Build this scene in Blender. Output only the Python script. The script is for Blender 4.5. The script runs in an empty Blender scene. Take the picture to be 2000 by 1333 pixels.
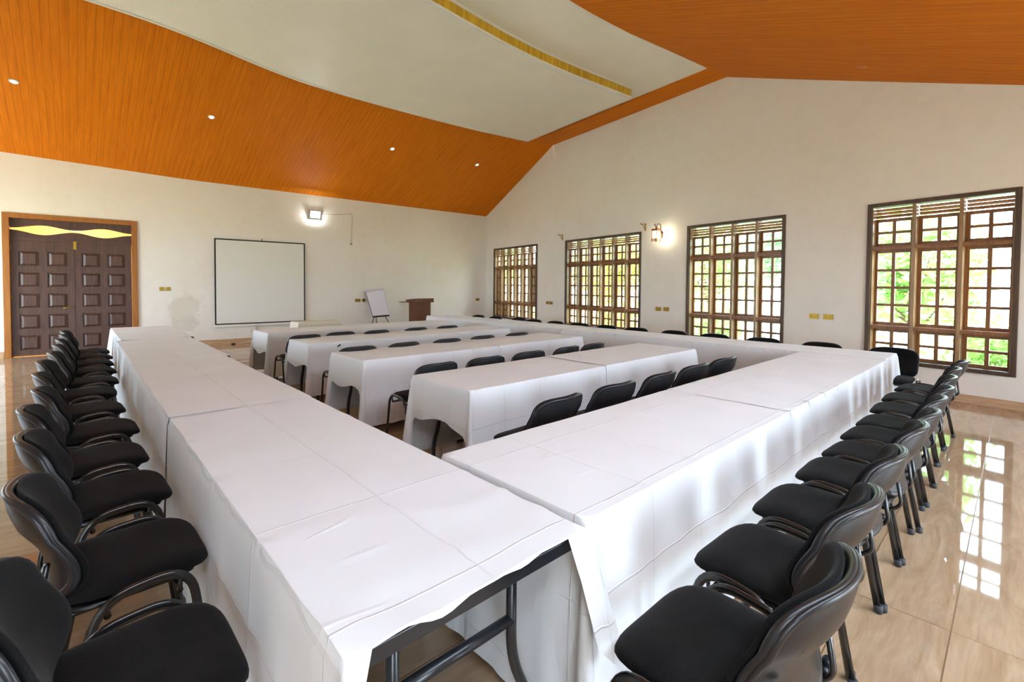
import bpy, bmesh, math, random
from mathutils import Vector, Matrix, noise
C = bpy.context.scene.collection
SC = bpy.context.scene
PI = math.pi

# ------------------------------------------------------------------ camera
cam = bpy.data.cameras.new('camera'); cam_o = bpy.data.objects.new('camera', cam); C.objects.link(cam_o)
right = Vector((0.6811893, 0.7320749, 0.0068974))
down = Vector((0.0246809, -0.0135474, -0.9996036))
fwd = Vector((-0.7316913, 0.6810895, -0.0272966))
m = Matrix.Identity(4)
for i in range(3):
    m[i][0] = right[i]; m[i][1] = -down[i]; m[i][2] = -fwd[i]
m.translation = Vector((0, 0, 1.5))
cam_o.matrix_world = m
cam.sensor_width = 36; cam.lens = 921.857 * 36 / 2000; cam.shift_y = -83.33 / 2000
cam.clip_start = 0.05; cam.clip_end = 400
SC.camera = cam_o

# ------------------------------------------------------------------ world, sun, exposure
SC.view_settings.view_transform = 'Standard'; SC.view_settings.look = 'None'
SC.view_settings.gamma = 1.0; SC.view_settings.use_curve_mapping = False
SC.view_settings.exposure = 1.86
W = bpy.data.worlds.new('sky'); SC.world = W; W.use_nodes = True
nt = W.node_tree; bg = nt.nodes['Background']
bg.inputs[0].default_value = (0.67, 0.83, 1.0, 1); bg.inputs[1].default_value = 7.0
try:
    SC.cycles.max_bounces = 10; SC.cycles.diffuse_bounces = 4; SC.cycles.glossy_bounces = 4
    SC.cycles.transparent_max_bounces = 12; SC.cycles.use_denoising = True
    SC.cycles.caustics_reflective = False; SC.cycles.caustics_refractive = False
    SC.cycles.sample_clamp_indirect = 8.0
except Exception: pass
sun = bpy.data.lights.new('sun', 'SUN'); sun.energy = 9.0; sun.angle = 0.02; sun.color = (1, .97, .92)
so = bpy.data.objects.new('sun', sun); C.objects.link(so)
so.rotation_euler = Vector((0.62, 0.12, -0.78)).to_track_quat('-Z', 'Y').to_euler()
so.location = (-20, 0, 20)
def portal(name, loc, nrm, sx, sy):
    l = bpy.data.lights.new(name, 'AREA'); l.shape = 'RECTANGLE'; l.size = sx; l.size_y = sy
    l.cycles.is_portal = True
    o = bpy.data.objects.new(name, l); C.objects.link(o); o.location = loc
    z = -Vector(nrm).normalized(); x = Vector((0, 0, 1)).cross(z).normalized(); y = z.cross(x)
    mm = Matrix((x, y, z)).transposed().to_4x4(); mm.translation = Vector(loc); o.matrix_world = mm
    return o

# ------------------------------------------------------------------ materials
def mat(name, col, rough=0.5, metal=0.0, spec=0.5, sheen=0.0, coat=0.0):
    m = bpy.data.materials.new(name); m.use_nodes = True
    b = m.node_tree.nodes['Principled BSDF']
    b.inputs['Base Color'].default_value = (*col, 1); b.inputs['Roughness'].default_value = rough
    b.inputs['Metallic'].default_value = metal; b.inputs['Specular IOR Level'].default_value = spec
    b.inputs['Sheen Weight'].default_value = sheen; b.inputs['Coat Weight'].default_value = coat
    return m
class N:
    def __init__(s, m): s.t = m.node_tree; s.b = s.t.nodes['Principled BSDF']
    def new(s, ty, **kw):
        n = s.t.nodes.new(ty)
        for k, v in kw.items(): setattr(n, k, v)
        return n
    def link(s, a, b): s.t.links.new(a, b)
    def coord(s, scale=(1, 1, 1), loc=(0, 0, 0), rot=(0, 0, 0)):
        tc = s.new('ShaderNodeTexCoord'); mp = s.new('ShaderNodeMapping')
        mp.inputs['Scale'].default_value = scale; mp.inputs['Location'].default_value = loc; mp.inputs['Rotation'].default_value = rot
        s.link(tc.outputs['Object'], mp.inputs[0]); return mp.outputs[0]
    def noise(s, vec, scale, detail=4, rough=0.5, dist=0.0):
        n = s.new('ShaderNodeTexNoise'); n.inputs['Scale'].default_value = scale
        n.inputs['Detail'].default_value = detail; n.inputs['Roughness'].default_value = rough; n.inputs['Distortion'].default_value = dist
        s.link(vec, n.inputs['Vector']); return n.outputs['Fac']
    def ramp(s, fac, stops):
        r = s.new('ShaderNodeValToRGB')
        while len(r.color_ramp.elements) < len(stops): r.color_ramp.elements.new(0.5)
        for e, (p, c) in zip(r.color_ramp.elements, stops):
            e.position = p; e.color = (*c, 1) if len(c) == 3 else c
        s.link(fac, r.inputs[0]); return r.outputs[0]
    def math(s, op, a, b=None, c=None):
        n = s.new('ShaderNodeMath', operation=op)
        for i, v in enumerate((a, b, c)):
            if v is None: continue
            if isinstance(v, (int, float)): n.inputs[i].default_value = v
            else: s.link(v, n.inputs[i])
        return n.outputs[0]
    def mix(s, fac, a, b, mode='MIX'):
        n = s.new('ShaderNodeMixRGB', blend_type=mode)
        for i, v in enumerate((fac, a, b)):
            if isinstance(v, (int, float)): n.inputs[i].default_value = v
            elif isinstance(v, tuple): n.inputs[i].default_value = (*v, 1)
            else: s.link(v, n.inputs[i])
        return n.outputs[0]
    def bump(s, h, strength=0.3, dist=0.01):
        n = s.new('ShaderNodeBump'); n.inputs['Strength'].default_value = strength; n.inputs['Distance'].default_value = dist
        s.link(h, n.inputs['Height']); s.link(n.outputs[0], s.b.inputs['Normal']); return n
    def sep(s, v):
        n = s.new('ShaderNodeSeparateXYZ'); s.link(v, n.inputs[0]); return n.outputs
def grooves(n, coord, period, width):
    f = n.math('FRACT', n.math('DIVIDE', coord, period))
    return n.math('LESS_THAN', f, width / period)

def wood_ceiling():
    m = mat('orange wood ceiling panels', (.6, .2, .03), .6, spec=.12); n = N(m)
    v = n.coord((0.5, 9, 0.5)); f1 = n.noise(v, 2.2, 8, .65, .6)
    v2 = n.coord((0.9, 42, 0.9)); f2 = n.noise(v2, 3, 3, .6)
    col = n.ramp(n.math('ADD', n.math('MULTIPLY', f1, .7), n.math('MULTIPLY', f2, .3)),
                 [(.28, (.52, .125, .001)), (.5, (.68, .180, .003)), (.74, (.80, .255, .006))])
    y = n.sep(n.coord())[1]
    g = grooves(n, y, .1, .006)
    col = n.mix(n.math('MULTIPLY', g, .55), col, (.20, .05, .008))
    n.link(col, n.b.inputs['Base Color'])
    n.bump(n.math('SUBTRACT', 1.0, g), .35, .004)
    return m
def white_ceiling():
    m = mat('white ceiling panels', (.78, .74, .66), .38); n = N(m)
    y = n.sep(n.coord())[1]; g = grooves(n, y, .05, .004); g2 = grooves(n, y, .8, .012)
    v = n.noise(n.coord((1, 1, 1)), 1.5, 3)
    col = n.mix(n.math('MULTIPLY', g, .22), n.ramp(v, [(.3, (.83, .785, .68)), (.7, (.87, .83, .73))]), (.6, .55, .46))
    n.link(col, n.b.inputs['Base Color']); n.bump(n.math('SUBTRACT', 1.0, g), .25, .003); return m
def plaster(name, stain=False):
    m = mat(name, (.8, .77, .71), .75, spec=.25); n = N(m)
    a = n.noise(n.coord((1, 1, 1)), .7, 5, .6); b = n.noise(n.coord((1, 1, 1)), 6, 6, .6)
    f = n.math('ADD', n.math('MULTIPLY', a, .6), n.math('MULTIPLY', b, .4))
    col = n.ramp(f, [(.3, (.82, .765, .685)), (.5, (.86, .82, .75)), (.7, (.88, .855, .80))])
    if stain:
        s = n.sep(n.coord()); wob = n.math('MULTIPLY', n.math('SUBTRACT', n.noise(n.coord((1, 1, 1)), 3.2, 7, .75), .5), 2.6)
        dy = n.math('DIVIDE', n.math('SUBTRACT', s[1], 1.93), .36); dz = n.math('DIVIDE', n.math('SUBTRACT', s[2], .80), .52)
        d = n.math('ADD', n.math('ADD', n.math('MULTIPLY', dy, dy), n.math('MULTIPLY', dz, dz)), wob)
        mk = n.ramp(d, [(.55, (1, 1, 1)), (.9, (0, 0, 0))])
        col = n.mix(n.math('MULTIPLY', n.math('MULTIPLY', mk, b), .75), col, (.55, .49, .37))
    n.link(col, n.b.inputs['Base Color'])
    n.bump(n.noise(n.coord((1, 1, 1)), 9, 5, .6), .18, .012); return m
def floor_tile():
    m = mat('glossy wood look floor tiles', (.6, .4, .25), .06, spec=.6); n = N(m)
    s = n.sep(n.coord())
    tx = n.math('DIVIDE', n.math('ADD', s[0], .17), .60); ty = n.math('DIVIDE', n.math('SUBTRACT', s[1], 2.79), 1.18)
    tx = n.math('DIVIDE', n.math('ADD', s[0], .17), .35)
    ix = n.math('FLOOR', tx); iy = n.math('FLOOR', ty)
    wn = n.new('ShaderNodeTexWhiteNoise', noise_dimensions='2D'); cb = n.new('ShaderNodeCombineXYZ')
    n.link(ix, cb.inputs[0]); n.link(iy, cb.inputs[1]); n.link(cb.outputs[0], wn.inputs['Vector'])
    mp = n.coord((5.5, .9, 1)); ad = n.new('ShaderNodeVectorMath', operation='ADD')
    sc = n.new('ShaderNodeVectorMath', operation='SCALE'); sc.inputs['Scale'].default_value = 3.0
    n.link(wn.outputs['Color'], sc.inputs[0]); n.link(mp, ad.inputs[0]); n.link(sc.outputs[0], ad.inputs[1])
    f = n.noise(ad.outputs[0], 1.5, 7, .62, 1.4)
    f2 = n.noise(n.coord((60, 4, 1)), 1.5, 3, .6)
    col = n.ramp(n.math('ADD', n.math('MULTIPLY', f, .8), n.math('MULTIPLY', f2, .2)),
                 [(.28, (.31, .19, .10)), (.5, (.43, .29, .175)), (.72, (.54, .40, .27))])
    fx = n.math('FRACT', tx); fy = n.math('FRACT', ty)
    g = n.math('MAXIMUM', n.math('LESS_THAN', fx, .017), n.math('LESS_THAN', fy, .0045))
    col = n.mix(g, col, (.20, .10, .035)); n.link(col, n.b.inputs['Base Color'])
    n.link(n.math('ADD', n.math('MULTIPLY', g, .4), .035), n.b.inputs['Roughness'])
    h = n.math('SUBTRACT', n.math('MULTIPLY', n.noise(n.coord((1, 1, 1)), 2.2, 2), .25), g)
    n.bump(h, .06, .01); return m
def skirting_tile():
    m = mat('skirting tiles', (.6, .42, .26), .12); n = N(m)
    f = n.noise(n.coord((.8, .8, 8)), 3, 6, .6, 1)
    n.link(n.ramp(f, [(.3, (.46, .28, .15)), (.7, (.66, .45, .28))]), n.b.inputs['Base Color']); return m
def dark_wood(name, a, b, rough=.45, sc=(1, 1, 1)):
    m = mat(name, a, rough); n = N(m)
    f = n.noise(n.coord((sc[0] * 14, sc[1] * 14, sc[2] * 1.2)), 2, 7, .65, .6)
    n.link(n.ramp(f, [(.3, a), (.7, b)]), n.b.inputs['Base Color']); n.bump(f, .15, .004); return m
def cloth_mat():
    m = mat('white cotton tablecloth', (.80, .79, .78), .85, spec=.15, sheen=.15); n = N(m)
    s = n.sep(n.coord())
    warp = n.noise(n.coord((1, 1, 1)), 2.4, 2)
    wr = n.noise(n.coord((2.2, .55, 1.2), rot=(0, 0, .5)), 2.0, 3, .45, .15)
    rid = n.math('ABSOLUTE', n.math('SUBTRACT', wr, .5)); rid = n.math('SUBTRACT', 1.0, n.math('MINIMUM', n.math('MULTIPLY', rid, 26), 1.0))
    msk = n.ramp(n.noise(n.coord((1, 1, 1)), 2.3, 2), [(.50, (0, 0, 0)), (.66, (1, 1, 1))])
    rid = n.math('MULTIPLY', rid, msk)
    wv = n.math('MULTIPLY', n.math('SUBTRACT', warp, .5), .035)
    lines = None
    for ax, per, off in ((0, .56, .13), (1, .395, .21), (2, .36, .06)):
        fr = n.math('FRACT', n.math('DIVIDE', n.math('ADD', n.math('ADD', s[ax], wv), off), per))
        d = n.math('ABSOLUTE', n.math('SUBTRACT', fr, .5))
        l = n.math('SUBTRACT', 1.0, n.math('MINIMUM', n.math('MULTIPLY', d, per * 220), 1.0))
        lines = l if lines is None else n.math('MAXIMUM', lines, l)
    fine = n.noise(n.coord((1, 1, 1)), 14, 4, .6)
    h = n.math('ADD', n.math('MULTIPLY', lines, 1.0), n.math('ADD', n.math('MULTIPLY', rid, .9), n.math('MULTIPLY', fine, .35)))
    n.bump(h, .5, .006)
    n.link(n.ramp(warp, [(.3, (.76, .765, .775)), (.7, (.80, .81, .825))]), n.b.inputs['Base Color'])
    return m
def fabric_black():
    m = mat('black woven fabric', (.012, .011, .011), .95, spec=.1, sheen=.05); n = N(m)
    f = n.noise(n.coord((1, 1, 1)), 260, 2); g = n.noise(n.coord((1, 1, 1)), 9, 3)
    n.link(n.ramp(n.math('ADD', n.math('MULTIPLY', f, .5), n.math('MULTIPLY', g, .5)), [(.35, (.0045, .0042, .0042)), (.65, (.012, .011, .011))]), n.b.inputs['Base Color'])
    n.bump(f, .4, .002); return m
def glass_mat():
    m = bpy.data.materials.new('window glass'); m.use_nodes = True; t = m.node_tree
    t.nodes.remove(t.nodes['Principled BSDF']); out = t.nodes['Material Output']
    tr = t.nodes.new('ShaderNodeBsdfTransparent'); tr.inputs[0].default_value = (.93, .95, .94, 1)
    gl = t.nodes.new('ShaderNodeBsdfGlossy'); gl.inputs['Roughness'].default_value = .02
    fr = t.nodes.new('ShaderNodeFresnel'); fr.inputs[0].default_value = 1.3
    mx = t.nodes.new('ShaderNodeMixShader'); t.links.new(fr.outputs[0], mx.inputs[0]); t.links.new(tr.outputs[0], mx.inputs[1]); t.links.new(gl.outputs[0], mx.inputs[2])
    t.links.new(mx.outputs[0], out.inputs[0]); return m
def emit(name, col, s):
    m = mat(name, col, .4); b = m.node_tree.nodes['Principled BSDF']
    b.inputs['Emission Color'].default_value = (*col, 1); b.inputs['Emission Strength'].default_value = s; return m
def leaf_mat(name, a, b):
    m = mat(name, a, .55); n = N(m); f = n.noise(n.coord((1, 1, 1)), 1.6, 3)
    c = n.ramp(f, [(.35, a), (.65, b)]); n.link(c, n.b.inputs['Base Color'])
    tl = n.new('ShaderNodeBsdfTranslucent'); n.link(c, tl.inputs[0]); mx = n.new('ShaderNodeMixShader'); mx.inputs[0].default_value = .45
    out = n.t.nodes['Material Output']; n.link(n.b.outputs[0], mx.inputs[1]); n.link(tl.outputs[0], mx.inputs[2]); n.link(mx.outputs[0], out.inputs[0]); return m

M_CEIL = wood_ceiling(); M_WCEIL = white_ceiling(); M_WALL = plaster('cream wall plaster', True); M_WALL2 = plaster('white wall plaster')
M_FLOOR = floor_tile(); M_SKIRT = skirting_tile()
M_FRAME = dark_wood('dark stained window casing', (.050, .030, .018), (.115, .068, .040), .5)
M_SASH = dark_wood('brown varnished window sash', (.17, .066, .020), (.34, .150, .050), .38)
M_REVEAL = dark_wood('varnished mullion wood', (.26, .15, .07), (.46, .29, .14), .3)
M_DOOR = dark_wood('worn dark brown door wood', (.045, .018, .010), (.115, .052, .032), .42)
M_DFRAME = dark_wood('orange brown door frame', (.30, .10, .012), (.42, .16, .022), .5)
M_LECT = dark_wood('lectern veneer', (.10, .028, .010), (.17, .055, .020), .35)
M_CLOTH = cloth_mat(); M_FAB = fabric_black()
M_CREAM = mat('cream cloth', (.74, .70, .58), .9)
M_PLAST = mat('black moulded plastic', (.014, .014, .016), .34, spec=.5)
M_TUBE = mat('black painted steel tube', (.012, .011, .011), .22, spec=.7)
M_STEEL = mat('black chipped table steel', (.014, .015, .018), .3, spec=.6)
M_RUB = mat('grey rubber foot', (.03, .03, .032), .6)
M_TTOP = mat('dark table board', (.035, .032, .032), .6)
M_GLASS = glass_mat()
M_BRASS = mat('brass', (.40, .25, .035), .38, metal=.85); M_BRASSD = mat('dark socket insert', (.04, .03, .02), .4)
M_TRIMW = mat('white plastic trim', (.82, .80, .74), .35)
M_YEL = mat('yellow wood fascia', (.74, .42, .02), .4)
_n = N(M_YEL); _f = _n.noise(_n.coord((3, 7, .3)), 2, 4, .6); _n.link(_n.ramp(_f, [(.35, (.52, .28, .008)), (.65, (.74, .46, .03))]), _n.b.inputs['Base Color'])
M_SCREEN = mat('matt white projection fabric', (.80, .80, .74), .9, spec=.1)
M_BLK = mat('matt black border', (.008, .008, .008), .7)
M_PAPER = mat('white flipchart paper', (.74, .74, .80), .8)
M_COPPER = mat('copper lantern metal', (.35, .14, .035), .3, metal=.8); M_IRON = mat('dark scrolled iron', (.03, .016, .010), .4, metal=.5)
M_LGLASS = emit('lit frosted lantern glass', (1, .86, .6), 3.0)
M_LED = emit('lit white floodlight face', (.9, .97, 1), 3.5)

# ------------------------------------------------------------------ mesh helpers
def link(o, parent=None):
    C.objects.link(o)
    if parent is not None: o.parent = parent
    return o
class MB:
    def __init__(s): s.v = []; s.f = []
    def add(s, vs, fs):
        b = len(s.v); s.v += [tuple(v) for v in vs]; s.f += [tuple(b + i for i in f) for f in fs]
    def box(s, c, d, M=None):
        cx, cy, cz = c; x, y, z = d[0] / 2, d[1] / 2, d[2] / 2
        vs = [Vector((cx + i * x, cy + j * y, cz + k * z)) for i in (-1, 1) for j in (-1, 1) for k in (-1, 1)]
        if M: vs = [M @ v for v in vs]
        s.add(vs, [(0, 1, 3, 2), (4, 6, 7, 5), (0, 4, 5, 1), (2, 3, 7, 6), (0, 2, 6, 4), (1, 5, 7, 3)])
    def box2(s, a, b, M=None):
        s.box([(a[i] + b[i]) / 2 for i in range(3)], [abs(b[i] - a[i]) for i in range(3)], M)
    def hexa(s, v8):   # bottom 4 ccw, top 4
        s.add(v8, [(3, 2, 1, 0), (4, 5, 6, 7), (0, 1, 5, 4), (1, 2, 6, 5), (2, 3, 7, 6), (3, 0, 4, 7)])
    def prism(s, poly, z0, z1):
        n = len(poly); vs = [(x, y, z0) for x, y in poly] + [(x, y, z1) for x, y in poly]
        s.add(vs, [tuple(reversed(range(n))), tuple(range(n, 2 * n))] + [(i, (i + 1) % n, n + (i + 1) % n, n + i) for i in range(n)])
    def tube(s, pts, r, seg=10, rx=None, closed=False, cap=True):
        pts = [Vector(p) for p in pts]; n = len(pts); rings = []
        up = None
        for i, p in enumerate(pts):
            a = pts[i - 1] if i > 0 else (pts[-1] if closed else p); b = pts[(i + 1) % n] if (i < n - 1 or closed) else p
            t = (b - a).normalized()
            if up is None:
                up = Vector((0, 0, 1)) if abs(t.z) < .9 else Vector((1, 0, 0))
            u = (up - t * up.dot(t)).normalized(); w = t.cross(u); up = u
            rr = r[i] if isinstance(r, (list, tuple)) else r
            rings.append([p + u * math.cos(2 * PI * k / seg) * rr + w * math.sin(2 * PI * k / seg) * (rx or rr) for k in range(seg)])
        vs = [v for g in rings for v in g]; fs = []
        for i in range(n if closed else n - 1):
            j = (i + 1) % n
            for k in range(seg): fs.append((i * seg + k, i * seg + (k + 1) % seg, j * seg + (k + 1) % seg, j * seg + k))
        if cap and not closed: fs += [tuple(reversed(range(seg))), tuple(range((n - 1) * seg, n * seg))]
        s.add(vs, fs)
    def cyl(s, a, b, r, seg=16, r2=None):
        s.tube([a, b], [r, r2 if r2 is not None else r], seg)
    def lathe(s, prof, c=(0, 0, 0), seg=20, M=None):
        vs = []
        for r, z in prof:
            for k in range(seg):
                v = Vector((c[0] + r * math.cos(2 * PI * k / seg), c[1] + r * math.sin(2 * PI * k / seg), c[2] + z))
                vs.append(M @ v if M else v)
        fs = []
        for i in range(len(prof) - 1):
            for k in range(seg): fs.append((i * seg + k, i * seg + (k + 1) % seg, (i + 1) * seg + (k + 1) % seg, (i + 1) * seg + k))
        fs += [tuple(reversed(range(seg))), tuple(range((len(prof) - 1) * seg, len(prof) * seg))]
        s.add(vs, fs)
    def disc_pillow(s, hx, hy, fn, rings=7, seg=48, p=4.5, T=.03, T2=None, edge=2.4):
        """closed cushion: superellipse outline, fn(x, y, h) -> 3D point, h = offset either side"""
        T2 = T if T2 is None else T2
        def pt(r, k):
            a = 2 * PI * k / seg; c, sn = math.cos(a), math.sin(a)
            q = (abs(c) ** p + abs(sn) ** p) ** (-1 / p)
            return r * q * c * hx, r * q * sn * hy
        rs = [1 - (1 - i / rings) ** 1.8 for i in range(1, rings + 1)]
        vs = []; fs = []
        for sg in (1, -1):
            base = len(vs); TT = T if sg > 0 else T2
            vs.append(fn(0, 0, sg * TT))
            for r in rs:
                h = sg * TT * (max(0, 1 - r ** (edge * 2.2))) ** (1 / edge)
                for k in range(seg): x, y = pt(r, k); vs.append(fn(x, y, h))
            for k in range(seg):
                f = (base, base + 1 + k, base + 1 + (k + 1) % seg); fs.append(f if sg > 0 else f[::-1])
            for i in range(rings - 1):
                for k in range(seg):
                    a = base + 1 + i * seg + k; b = base + 1 + i * seg + (k + 1) % seg
                    f = (a, a + seg, b + seg, b); fs.append(f if sg > 0 else f[::-1])
        s.add(vs, fs)
    def build(s, name, mat, parent=None, smooth=False, bevel=0, merge=False):
        me = bpy.data.meshes.new(name); me.from_pydata([tuple(v) for v in s.v], [], s.f)
        mats = mat if isinstance(mat, (list, tuple)) else [mat]
        for m_ in mats: me.materials.append(m_)
        if merge or True:
            bm = bmesh.new(); bm.from_mesh(me)
            if merge: bmesh.ops.remove_doubles(bm, verts=bm.verts, dist=1e-5)
            bmesh.ops.recalc_face_normals(bm, faces=bm.faces)
            bm.to_mesh(me); bm.free()
        if smooth: me.polygons.foreach_set('use_smooth', [True] * len(me.polygons))
        o = bpy.data.objects.new(name, me); link(o, parent)
        if bevel:
            bv = o.modifiers.new('bevel', 'BEVEL'); bv.width = bevel; bv.segments = 2; bv.limit_method = 'ANGLE'
        return o
def fillet(pts, r, n=6):
    pts = [Vector(p) for p in pts]; out = [pts[0]]
    for i in range(1, len(pts) - 1):
        p = pts[i]; a = (pts[i - 1] - p); b = (pts[i + 1] - p); rr = r[i - 1] if isinstance(r, (list, tuple)) else r
        rr = min(rr, a.length * .49, b.length * .49); A = p + a.normalized() * rr; B = p + b.normalized() * rr
        for k in range(n + 1):
            t = k / n; out.append(A * (1 - t) ** 2 + p * 2 * t * (1 - t) + B * t * t)
    out.append(pts[-1]); return out
def tag(o, label, cat, group=None, kind=None):
    if label: o['label'] = label
    if cat: o['category'] = cat
    if group: o['group'] = group
    if kind: o['kind'] = kind
    return o
def struct(o, label=None):
    o['kind'] = 'structure'
    if label: o['label'] = label
    return o
def empty(name, loc=(0, 0, 0), rz=0):
    o = bpy.data.objects.new(name, None); o.location = loc; o.rotation_euler = (0, 0, rz); o.empty_display_size = .1; C.objects.link(o); return o
def copy_tree(o, parent=None):
    c = o.copy(); C.objects.link(c); c.parent = parent
    for ch in list(o.children): copy_tree(ch, c)
    return c

# ------------------------------------------------------------------ room shell
PW = Vector((0.076, 8.491, 0)); DW = Vector((0.98577, -0.16810, 0)); NW = Vector((-0.16810, -0.98577, 0))   # window wall, inward normal
MW = Matrix(((DW.x, NW.x, 0, PW.x), (DW.y, NW.y, 0, PW.y), (0, 0, 1, 0), (0, 0, 0, 1)))  # local (s, n, z) -> world
DS = Vector((0.05989, 0.99820, 0)); NS = Vector((0.99820, -0.05989, 0)); PS = Vector((-13.5, 0, 0))   # screen wall
MS = Matrix(((DS.x, NS.x, 0, PS.x), (DS.y, NS.y, 0, PS.y), (0, 0, 1, 0), (0, 0, 0, 1)))
YN = -3.4; XR = 3.4
def prof(s):
    if s < -9.353: return 3.925 + (s + 13.07) * (5.51 - 3.925) / (13.07 - 9.353)
    if s < -4.02: return 5.51
    return 5.50 - (s + 4.02) * .3815
WINS = [(-12.565, -10.05, 6), (-8.749, -6.06, 6), (-4.838, -2.873, 4), (-1.677, -.077, 3)]
WZ0, WZ1 = .405, 2.75
b = MB()
def wcol(s0, s1, z0, z1=None, M=MW, t=.28):
    a0 = prof(s0) + .05 if z1 is None else z1; a1 = prof(s1) + .05 if z1 is None else z1
    b.hexa([M @ Vector(p) for p in ((s0, -t, z0), (s1, -t, z0), (s1, 0, z0), (s0, 0, z0), (s0, -t, a0), (s1, -t, a1), (s1, 0, a1), (s0, 0, a0))])
s = -13.35
BR = (-9.353, -4.02)
def wspan(a, e, z0):
    cuts = [a] + [c for c in BR if a < c < e] + [e]
    for i in range(len(cuts) - 1): wcol(cuts[i], cuts[i + 1], z0)
for (a, e, k) in WINS:
    wspan(s, a, -.1); wcol(a, e, -.1, WZ0); wspan(a, e, WZ1); s = e
wspan(s, 3.6, -.1)
struct(b.build('wall_far', M_WALL2), 'white plastered gable wall with four lattice windows')

# screen wall with door opening
DY0, DY1, DZ = -.93, 1.0, 2.80
b = MB()
b.box2((-3.6, -.28, -.1), (DY0, 0, 4.15), MS); b.box2((DY1, -.28, -.1), (11.0, 0, 4.15), MS); b.box2((DY0, -.28, DZ), (DY1, 0, 4.15), MS)
struct(b.build('wall_left', M_WALL), 'cream plastered long wall with double door')
# near wall (behind the chairs at the left) and right wall, both with unseen openings put in and sized for their daylight
def plain_wall(name, M, L0, L1, H, ops, z0, z1):
    global b
    b = MB(); s = L0
    for (a, e) in ops:
        b.box2((s, -.28, -.1), (a, 0, H), M); b.box2((a, -.28, -.1), (e, 0, z0), M); b.box2((a, -.28, z1), (e, 0, H), M); s = e
    b.box2((s, -.28, -.1), (L1, 0, H), M)
    return struct(b.build(name, M_WALL2))
MN = Matrix(((1, 0, 0, 0), (0, 1, 0, YN), (0, 0, 1, 0), (0, 0, 0, 1)))
NOPS = [(-12.6, -10.8), (-8.8, -7.9)]
plain_wall('wall_near', MN, -14, 3.7, 5.9, NOPS, .4, 2.75)
MR = Matrix(((0, -1, 0, XR), (1, 0, 0, 0), (0, 0, 1, 0), (0, 0, 0, 1)))
ROPS = [(-2.6, -1.4), (2.6, 3.8), (5.2, 6.4)]
plain_wall('wall_right', MR, -3.7, 8.1, 3.2, ROPS, .2, 2.45)
for (a, e) in NOPS: portal('near_wall_daylight', ((a + e) / 2, YN - .30, 1.57), (0, 1, 0), e - a, 2.35)
for (a, e) in ROPS: portal('right_wall_daylight', (XR + .30, (a + e) / 2, 1.42), (-1, 0, 0), e - a, 2.25)
for (a, e, k) in WINS:
    c = MW @ Vector(((a + e) / 2, -.32, (WZ0 + WZ1) / 2)); portal('window_daylight', c, NW, e - a, WZ1 - WZ0)

b = MB(); b.box2((-14.2, -3.8, -.12), (3.8, 11.4, 0)); struct(b.build('floor', M_FLOOR), 'glossy wood look tiled floor')

# ceilings
def grid_surface(name, L, R, mat_, th=.12, nseg=8):
    """L,R lists of matching 3D points; ruled surface with thickness upward"""
    b = MB(); n = len(L)
    for t in (0, th):
        for i in range(n):
            for k in range(nseg + 1):
                p = Vector(L[i]).lerp(Vector(R[i]), k / nseg); b.v.append((p.x, p.y, p.z + t))
    w = nseg + 1; off = n * w
    for i in range(n - 1):
        for k in range(nseg):
            a = i * w + k; b.f.append((a, a + 1, a + w + 1, a + w)); b.f.append((off + a, off + a + w, off + a + w + 1, off + a + 1))
    for i in range(n - 1):
        for k in (0, nseg): a = i * w + k; b.f.append((a, a + w, off + a + w, off + a))
    for k in range(nseg):
        for i in (0, n - 1): a = i * w + k; b.f.append((a, a + 1, off + a + 1, off + a))
    return b.build(name, mat_)
def interp(tab, y):
    if y <= tab[0][0]: return tab[0][1]
    for (y0, a), (y1, c) in zip(tab, tab[1:]):
        if y <= y1: return a + (c - a) * (y - y0) / (y1 - y0)
    return tab[-1][1]
ZF = 5.51
LC = [(-3.6, -9.05), (.23, -9.08), (1.36, -9.18), (2.2, -9.45), (3.1, -9.74), (4.4, -9.80), (5.8, -9.78), (7.5, -9.62), (9.27, -9.38), (10.06, -9.12), (10.6, -8.95)]
EZ = [(-3.6, 4.10), (-1.0, 4.037), (2.05, 3.935), (5.2, 3.93), (11.2, 3.925)]
ys = [-3.6 + i * (10.75 + 3.6) / 40 for i in range(41)]
Lp, Rp = [], []
for y in ys:
    ye = y * 1.04 if y > 0 else y
    Lp.append((-13.5 + .06 * ye - .02, ye, interp(EZ, ye) - .008)); Rp.append((interp(LC, y), y, ZF))
struct(grid_surface('ceiling', Lp, Rp, M_CEIL), 'orange wood panelled slope above the long wall')
RC = [(-3.6, -4.35), (4.0, -4.42), (5.16, -4.39), (5.67, -4.37), (6.42, -4.31), (7.37, -4.16), (8.61, -3.98), (9.17, -3.90), (9.8, -3.8)]
def zr(x): return 5.47 - (x + 3.9) * .3835
SKX0, SKX1, SKY0, SKY1 = .95, 1.50, -1.8, 4.4      # unseen roof opening added in the right slope to light the tabletops
Lp, Rp = [], []
for i in range(31):
    y = -3.6 + i * 13.2 / 30
    x = interp(RC, y); Lp.append((x, y, 5.50)); Rp.append((SKX0, y, zr(SKX0)))
struct(grid_surface('ceiling', Lp, Rp, M_CEIL), 'orange wood panelled slope on the right')
for (xa, xb, ya, yb) in ((SKX0, SKX1, -3.6, SKY0), (SKX0, SKX1, SKY1, 9.6), (SKX1, 3.8, -3.6, 9.6)):
    struct(grid_surface('ceiling', [(xa, ya, zr(xa)), (xa, yb, zr(xa))], [(xb, ya, zr(xb)), (xb, yb, zr(xb))], M_CEIL, nseg=1))
b = MB(); b.add([(SKX0, SKY0, zr(SKX0) + .06), (SKX1, SKY0, zr(SKX1) + .06), (SKX1, SKY1, zr(SKX1) + .06), (SKX0, SKY1, zr(SKX0) + .06)], [(0, 1, 2, 3)])
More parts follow.
